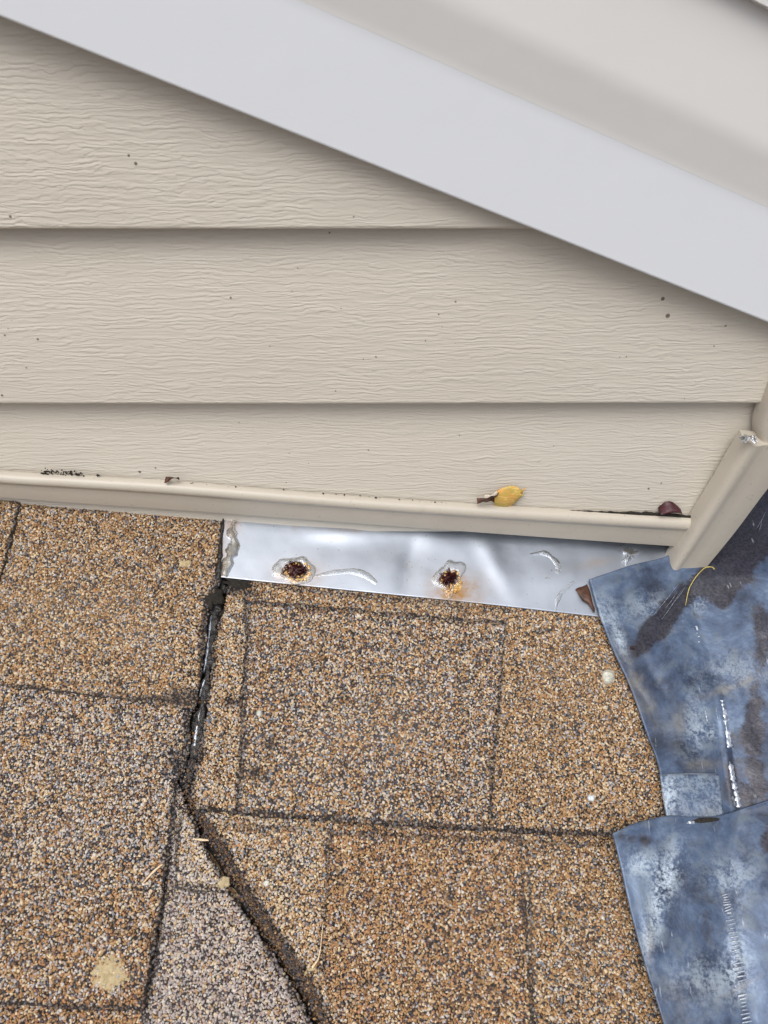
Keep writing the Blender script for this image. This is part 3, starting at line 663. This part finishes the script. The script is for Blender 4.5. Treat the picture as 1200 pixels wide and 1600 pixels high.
lower_lead = lead_sheet('lead_sheet', [(956, 1302), (990, 1288), (1040, 1276), (1085, 1276), (1130, 1272), (1200, 1250), (1420, 1180)], [(1068, 1720), (1150, 1720), (1250, 1720), (1420, 1720)],
    [(956, 1302), (968, 1350), (986, 1430), (1008, 1510), (1036, 1600), (1068, 1720)], .0190, low_h,
    [(.9, 1205, 1310, 20, 26), (.45, 1000, 1310, 40, 14), (.4, 1150, 1400, 12, 12), (.35, 1100, 1440, 30, 60)],
    [(1.0, 1040, 1370, 20, 50, .3), (.9, 1020, 1440, 14, 50, .2), (.8, 1000, 1350, 26, 20), (.5, 1140, 1370, 40, 30), (.6, 1150, 1500, 20, 60), (.4, 1100, 1530, 60, 40)],
    [(.5, 1015, 1460, 6, 40), (.5, 1160, 1540, 40, 5, -.5), (.3, 1060, 1560, 30, 30)],
    'lower weathered blue grey lead sheet with ribbed crease, overlapping the upper one')
P = patch_grid([(1030, 1211), (1078, 1210), (1122, 1210)], [(1043, 1290), (1088, 1290), (1132, 1290)], 30, 26)
z = np.zeros(len(P))
o = mesh_obj('lead_tab', on_roof(P[:, 0], P[:, 1], .0180 + .0005 * gauss(P, 1070, 1240, 20, 30) + np.maximum(0, P[:, 0] - 1128) * .0001), grid_faces(30, 26), LEAD, None, True,
             np.stack([z + .05, .8 * gauss(P, 1045, 1240, 10, 30) + .38, .2 * gauss(P, 1100, 1270, 40, 8), z + 1], -1), 'stain')
solidify(o, .0012)
for e_ in ([(1031, 1211), (1078, 1209.5), (1122, 1210)], [(1122, 1210), (1127, 1250), (1131, 1276)], [(1031, 1211), (1037, 1250), (1042, 1276)]): roof_tube('bright_edge', e_, [.0183, .0184, .0183], .00028, BRIGHT, o, 12)
tag(o, 'small square lead tab lying between the two big lead sheets', 'flashing')
# slit opening at the top of lower sheet
lump('bent_tear', 1102, 1281, 26, 4, .0206, .0004, BLACK_DIRT_SHADE, None, None, lower_lead, seed=4, rag=.2, ang=-.08)
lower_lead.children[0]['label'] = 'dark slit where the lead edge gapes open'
lump('bare_metal_fleck', 1080, 1285, 6, 3, .0212, .0006, SOLDER, None, None, lower_lead, seed=6, ang=-.08)
# dressed crease ribs
def ribs(path, n, wpx, base, parent, name='crease_ribs', ht=.0011):
    c = smooth_curve(path, n); V = []; F = []
    t = np.gradient(c, axis=0); t /= np.hypot(*t.T)[:, None]; nn = np.stack([-t[:, 1], t[:, 0]], -1)
    for i in range(n):
        w = wpx * (.5 + .7 * random.random()); L = .28 * np.hypot(*(c[1] - c[0])) * (.6 + .6 * random.random()); sk = random.uniform(-.15, .15)
        b0 = len(V)
        rows = [(-1, 0), (-.5, .8), (0, 1), (.5, .8), (1, 0)]
        for a in np.linspace(-1, 1, 6):
            for f, hz in rows:
                p = c[i] + nn[i] * a * w + t[i] * (f * L * (1 - .35 * a * a) + sk * a * w)
                hh = lead_h(p[None], base)[0] + ht * hz * (1 - .8 * a * a) - .0003
                V.append(on_roof(p[0], p[1], hh))
        F += [tuple(b0 + x for x in f) for f in grid_faces(6, 5)]
    return mesh_obj(name, V, F, BRIGHT, parent, True)
ribs([(1133, 1398), (1140, 1430), (1150, 1480), (1160, 1532)], 24, 7, .0224, lower_lead)
ribs([(1160, 1555), (1164, 1580), (1170, 1610), (1180, 1660)], 14, 7, .0226, lower_lead)
strip_h = lambda pth, w, base, par, nm: mesh_obj(nm, *(lambda cc: ([v for v in cc], grid_faces(60, 6)))(scr(pth, w, base)), SOLDER, par, True)
def scr(pth, w, base):
    c = smooth_curve(pth, 60); t = np.gradient(c, axis=0); t /= np.hypot(*t.T)[:, None]; nn = np.stack([-t[:, 1], t[:, 0]], -1)
    ww = w * (.25 + 1.2 * vnoise(np.arange(60) * .35 + pth[0][0], np.zeros(60)))
    s_ = np.linspace(-1, 1, 6); P = (c[:, None] + nn[:, None] * (s_[None, :, None] * ww[:, None, None])).reshape(-1, 2)
    H = lead_h(P, base) + np.tile(.0009 * (1 - s_ ** 2), 60) * (.6 + .8 * vnoise(P[:, 1] * .3, P[:, 0] * .1)); return on_roof(P[:, 0], P[:, 1], H)
strip_h([(1128, 1094), (1134, 1130), (1139, 1168)], 4.5, .0160, upper_lead, 'scraped_ridge')
strip_h([(1140, 1190), (1147, 1225), (1155, 1262)], 3.6, .0162, upper_lead, 'scraped_ridge')
strip_h([(1088, 978), (1090, 984), (1089, 990)], 3.6, .0152, upper_lead, 'scraped_ridge')
strip_h([(1092, 994), (1093, 999), (1092, 1004)], 3.0, .0152, upper_lead, 'scraped_ridge')
strip_h([(1100, 1104), (1103, 1116), (1105, 1127)], 1.0, .0155, upper_lead, 'scraped_ridge')
strip_h([(1119, 1106), (1120, 1116), (1122, 1125)], 1.0, .0155, upper_lead, 'scraped_ridge')

# ------------------------------------------------------------------ sealant, nails
def blob(name, px, py, rx, ry, h, ht, mat, parent, seed, ang=0, rag=.25, nf=2.0, flat=1.6):
    return lump(name, px, py, rx, ry, h, ht, mat, None, None, parent, nf, seed, 48, 12, flat, rag, ang)
def nail_patch(px, py, rx, ry, seed, label):
    t = thing('sealed_nail', on_roof(px, py, .010), label, 'nail', 'rusted nails in the flashing')
    # silicone ring
    n, m = 60, 10; V = []; a = np.linspace(0, 6.283, n, endpoint=False)
    rr = 1 + .55 * (vnoise(np.cos(a) * 1.6 + seed + 9, np.sin(a) * 1.6 + 9) - .5) * 2
    for j in range(m):
        b = math.pi * j / (m - 1); q = .74 + .26 * math.cos(b)
        X = px + np.cos(a) * rr * rx * q; Y = py + np.sin(a) * rr * ry * q
        V.append(on_roof(X, Y, .0102 + .0024 * math.sin(b) * (.5 + .9 * fbm(X * .15, Y * .15, 3)) - .0003 * (j in (0, m - 1))))
    V = np.concatenate(V)
    F = [(j * n + k, j * n + (k + 1) % n, (j + 1) * n + (k + 1) % n, (j + 1) * n + k) for j in range(m - 1) for k in range(n)]
    F += [((m - 1) * n + k, (m - 1) * n + (k + 1) % n, (k + 1) % n, k) for k in range(n)]
    mesh_obj('silicone_ring', V, F, CLEAR, t, True)
    # amber rust crust: lumpy annulus
    cnt = 34; ang = rng.random(cnt) * 6.283; q = .52 + .22 * rng.random(cnt)
    q *= np.where(np.cos(ang - .6) > -.2, 1, .85)
    pts = np.stack([px + 2 + np.cos(ang) * rx * q, py + 3 + np.sin(ang) * ry * q], -1)
    uv = roof_uv(pts[:, 0], pts[:, 1], .0108)
    Vv, sz, ix, _ = granules(uv, .0108, P_DEB, 1.25, None, 0, .0006)
    finish('rust_crust', fast_mesh('rust_crust', Vv, sz, ix), AMBER, t, True)
    blob('rust_stain', px + 3, py + 8, rx * .72, ry * .72, .0100, .0010, AMBER, t, seed + 3)
    blob('corroded_pit', px, py - 1, rx * .50, ry * .50, .0108, .0016, RUST, t, seed + 5, rag=.5, nf=4)
    # corroded head: jagged shards
    V = []; F = []
    for i in range(46):
        a0 = rng.random() * 6.283; q = rng.random() ** .6 * .52; cx = px + math.cos(a0) * rx * q; cy = py - 1 + math.sin(a0) * ry * q
        b0 = len(V); L = 2.5 + 5 * rng.random(); an = rng.random() * 3.14; h1 = .0128 + .0018 * rng.random()
        for (dx, dy, hh) in ((-L, -1.2, .0105), (L, -1.2, .0105), (L, 1.2, .0105), (-L, 1.2, .0105), (-L * .5, 0, h1), (L * .6, 0, h1 - .0008)):
            X = cx + dx * math.cos(an) - dy * math.sin(an); Y = cy + dx * math.sin(an) + dy * math.cos(an); V.append(on_roof(X, Y, hh))
        F += [(b0, b0 + 1, b0 + 5, b0 + 4), (b0 + 2, b0 + 3, b0 + 4, b0 + 5), (b0 + 1, b0 + 2, b0 + 5), (b0 + 3, b0, b0 + 4), (b0, b0 + 3, b0 + 2, b0 + 1)]
    mesh_obj('rusted_nail_head', V, F, RUST, t)
    return t
nail_patch(461, 890, 31, 22, 1, 'rusted nail in clear silicone at the left of the flashing, beside the long smear')
nail_patch(702, 905, 23, 27, 5, 'rusted nail in clear silicone at the middle of the flashing, alone')
sm = strip('silicone_smear', [(488, 901), (520, 895), (550, 893), (572, 899), (588, 911)], [3, 7, 8, 9, 5], .0101, .0009, CLEAR, n=60, m=9, freq=.03, ragged=.1)
tag(sm, 'curved clear silicone smear trailing right from the left nail', 'sealant')
sm = strip('silicone_smear', [(828, 866), (850, 864), (866, 875), (873, 888), (866, 900), (852, 904)], [3, 5, 7, 8, 7, 3], .0104, .0013, CLEAR, n=70, m=9, freq=.1, ragged=.4)
tag(sm, 'hooked rough silicone smear on the right half of the flashing', 'sealant')
sm = strip('silicone_smear', [(868, 955), (872, 935), (884, 918), (898, 908)], [2, 6, 8, 5], .0104, .0010, CLEAR, n=50, m=9, freq=.06, ragged=.3)
tag(sm, 'faint silicone smear by the corner of the upper lead sheet', 'sealant')
g = lump('silicone_glob', 984, 867, 10, 14, .0104, .0038, CLEAR, 'shiny torn silicone glob near the right end of the flashing', 'sealant', seed=21, rag=.5, ang=.6)
g = strip('end_caulk', [(366, 812), (362, 832), (366, 850), (358, 872), (350, 900)], [6, 9, 12, 9, 7], .0105, .0030, mat_clear('dirty_silicone', (.62, .58, .50, 1)), n=60, m=10, freq=.1, ragged=.5)
tag(g, 'dirty clear caulk sealing the left end of the aluminium flashing', 'sealant')
lump('tar_lump', 330, 936, 20, 15, .0080, .0034, BLACK_DIRT_SHADE, 'dull dark tar lump at the top of the black joint', 'tar', seed=31, rag=.4)
lump('tar_lump', 374, 912, 26, 8, .0085, .0024, BLACK_DIRT_SHADE, 'dark grimy lump under the left corner of the aluminium flashing', 'tar', seed=37, rag=.4, ang=.15)

# ------------------------------------------------------------------ leaves and scraps
def leaf(name, pts_fn, nu, nv, mat, label, cat, th=.0003, col=None):
    s_, t_ = np.meshgrid(np.linspace(0, 1, nu), np.linspace(-1, 1, nv), indexing='ij')
    V = pts_fn(s_.ravel(), t_.ravel()); o = mesh_obj(name, V, grid_faces(nu, nv), mat, None, True); solidify(o, th, 0)
    return tag(o, label, cat)
ml = M('yellow_leaf')
f = ml.noise(130, 4, .6); vein = ml.math('ABSOLUTE', ml.math('SUBTRACT', ml.noise(1, 1, co=ml.co((60, 60, 260))), .5))
b = ml.mix(ml.ramp(f, [(.4, G(0)), (.68, G(1))]), rgb((206, 158, 84)), rgb((170, 158, 80)))
b = ml.mix(ml.ramp(vein, [(0, G(.5)), (.04, G(0))]), b, rgb((236, 208, 130)))
ml.set(Base_Color=b, Roughness=.5); ml.b.inputs['Subsurface Weight'].default_value = .15; ml.b.inputs['Subsurface Scale'].default_value = .003
def yl(s, t):
    x = 772 + s * 45; w = 17 * np.sin(math.pi * np.clip(s * .86 + .14, 0, 1)) ** .65
    y = 777 - s * 9 + t * w; p = on_wall(x, y + 3, 0.0150); p[:, 1] -= .0028 * (1 - t ** 2) + .001 * np.sin(s * 5); return p
yleaf = thing('yellow_leaf', on_wall(np.array(790.), np.array(786.), .02), 'curled yellow leaf with a torn brown end resting on the base trim', 'leaf')
def sub(o): o.parent = yleaf; o.matrix_parent_inverse = Matrix.Translation(-Vector(yleaf.location)); 
def part_leaf(name, fn, nu, nv, mat):
    s_, t_ = np.meshgrid(np.linspace(0, 1, nu), np.linspace(-1, 1, nv), indexing='ij')
    o = mesh_obj(name, fn(s_.ravel(), t_.ravel()), grid_faces(nu, nv), mat, yleaf, True); solidify(o, .0004, 0); return o
part_leaf('leaf_blade', yl, 24, 12, ml.m)
def yb(s, t):
    x = 745 + s * 34; y = 781 - 5 * np.abs(np.sin(s * 7)) * s + t * (4.5 + 5 * s) ; p = on_wall(x, y + 1, .019); p[:, 1] -= .003 * np.cos(t * 1.5 + s * 3); return p
part_leaf('torn_brown_end', yb, 20, 8, BROWNLEAF)
PALE = mat_plain('pale_torn_leaf', (206, 190, 170), (232, 220, 206), 300, .6, .4)
def yw(s, t):
    x = 757 + s * 20; y = 776 - 6 * s ** 2 + t * (1.5 + 1.2 * np.sin(s * 9)); p = on_wall(x, y, .0235); return p
part_leaf('pale_torn_rim', yw, 16, 5, PALE)
sp_ = [on_wall(np.array(x), np.array(y + 3), .0165) for x, y in ((814., 767.), (818., 763.), (820., 760.))]
tube('leaf_stem', sp_, .0007, ml.m, yleaf)
def rl(s, t):
    x = 1030 + s * 34; w = 8 * np.sin(math.pi * np.clip(s * .9 + .06, 0, 1)); y = 799 - 5 * np.sin(s * 3.0) + t * w * .7
    p = on_wall(x, y, .018); p[:, 1] -= .004 * np.sin(t * 2.5 + s * 2); return p
leaf('red_leaf', rl, 18, 8, DARKLEAF, 'dark red crumpled leaf behind the trim at the right corner', 'leaf')
def bl(s, t):
    x = 258 + s * 21; y = 747 + 2.5 * np.cos(s * 6) + t * (1.5 + 3 * s); p = on_wall(x, y, .019); p[:, 1] -= .003 * np.sin(s * 4 + t); return p
leaf('brown_leaf', bl, 14, 6, BROWNLEAF, 'tiny curled brown leaf bit on top of the trim at the left', 'leaf')
def cl(s, t):                                              # folded brown flap under the lead corner
    x = 908 + s * 21 + t * 9 * (1 - s) ** .7 ; y = 917 + s * 38 - t * 6 * (1 - s) ** 1.5 + 2 * np.sin(s * 9 + t * 2); return on_roof(x, y, .0118 + .003 * np.sin(s * 3.1) * (1 - t * t * .5))
leaf('brown_scrap', cl, 14, 8, BROWNLEAF, 'small brown curled scrap at the pointed corner of the upper lead sheet', 'scrap', .0004)
lump('brown_scrap', 988, 1012, 4, 2.6, .0168, .002, BROWNLEAF, 'tiny reddish brown crumb on the dark streak of the upper lead sheet', 'crumb', seed=3)
# dirt behind the trim, and painted shade for its open gap
def dirt(path, w, label, cnt):
    c = smooth_curve(path, 60); V = []; F = []; i = rng.integers(0, 60, cnt); Pp = c[i] + rng.normal(0, 1, (cnt, 2)) * np.array([w * 1.5, w])
    q = on_wall(Pp[:, 0], Pp[:, 1], .0175); 
    for p in q:
        b0 = len(V); r = .0003 + .0007 * rng.random()
        for k in range(6):
            d = [(1, 0, 0), (-1, 0, 0), (0, 1, 0), (0, -1, 0), (0, 0, 1), (0, 0, -1)][k]; V.append(p + np.array(d) * r * (.6 + .8 * rng.random()))
        F += [(b0 + a, b0 + b, b0 + c2) for a, b, c2 in ((0, 2, 4), (2, 1, 4), (1, 3, 4), (3, 0, 4), (2, 0, 5), (1, 2, 5), (3, 1, 5), (0, 3, 5))]
    o = mesh_obj('dirt', V, F, BLACK_DIRT_SHADE); return tag(o, label, 'dirt', kind='stuff')
dirt([(68, 738), (85, 738), (112, 739), (130, 743)], 2.0, 'black dirt packed behind the left end of the trim', 120)
dirt([(152, 742), (156, 743)], .8, 'speck of black dirt behind the trim', 8)
def gap_shade(path, wid, label, seed):
    c = smooth_curve(path, 120); ww = np.interp(np.linspace(0, 1, 120), np.linspace(0, 1, len(wid)), wid) * (.4 + 1.2 * fbm(np.arange(120) * .3 + seed, np.zeros(120), 3))
    t = np.linspace(-1, 1, 6); X = np.repeat(c[:, 0], 6); Y = (c[:, 1][:, None] + ww[:, None] * t[None]).ravel(); V = on_wall(X, Y, .0165); V[:, 1] -= .0012 * np.tile(1 - t * t, 120)
    o = mesh_obj('dirt', V, grid_faces(120, 6), BLACK_DIRT_SHADE, None, True); solidify(o, .0006, 0); return tag(o, label, 'dirt', kind='stuff')  # black strip standing in for the shade inside the gap
gap_shade([(840, 797), (900, 799), (960, 802), (1020, 803), (1085, 808)], [.3, 1.6, 2.6, 2.6, 2.2], 'thin black strip painted as the shaded gap behind the right end of the trim', 3)
dirt([(300, 755), (520, 772), (640, 782), (700, 786)], .8, 'sparse grit behind the middle of the trim', 22)
# torn bare metal at the top of the lower corner trim
def ft(s, t):
    x = 1157 + s * 24; y = 685 + 2 * np.sin(s * 9) + t * 2.8; p = on_wall(x, y, .033); p[:, 1] += .003 * np.sin(s * 11 + t * 2); return p
leaf('foil_scrap', ft, 20, 8, FOIL, 'bent shiny bare metal lip between the two corner trim pieces', 'metal scrap')
tag(roof_tube('yellow_stalk', [(1116, 889), (1112, 886), (1102, 887), (1092, 896), (1083, 908), (1076, 922), (1071, 946)], [.036, .034, .030, .024, .020, .0185, .0172], [.0005, .0004, .0004, .0003, .0003, .0003, .0002], THREAD, n=40), 'thin yellow plant stalk lying over the upper lead sheet below the corner trim', 'stalk')
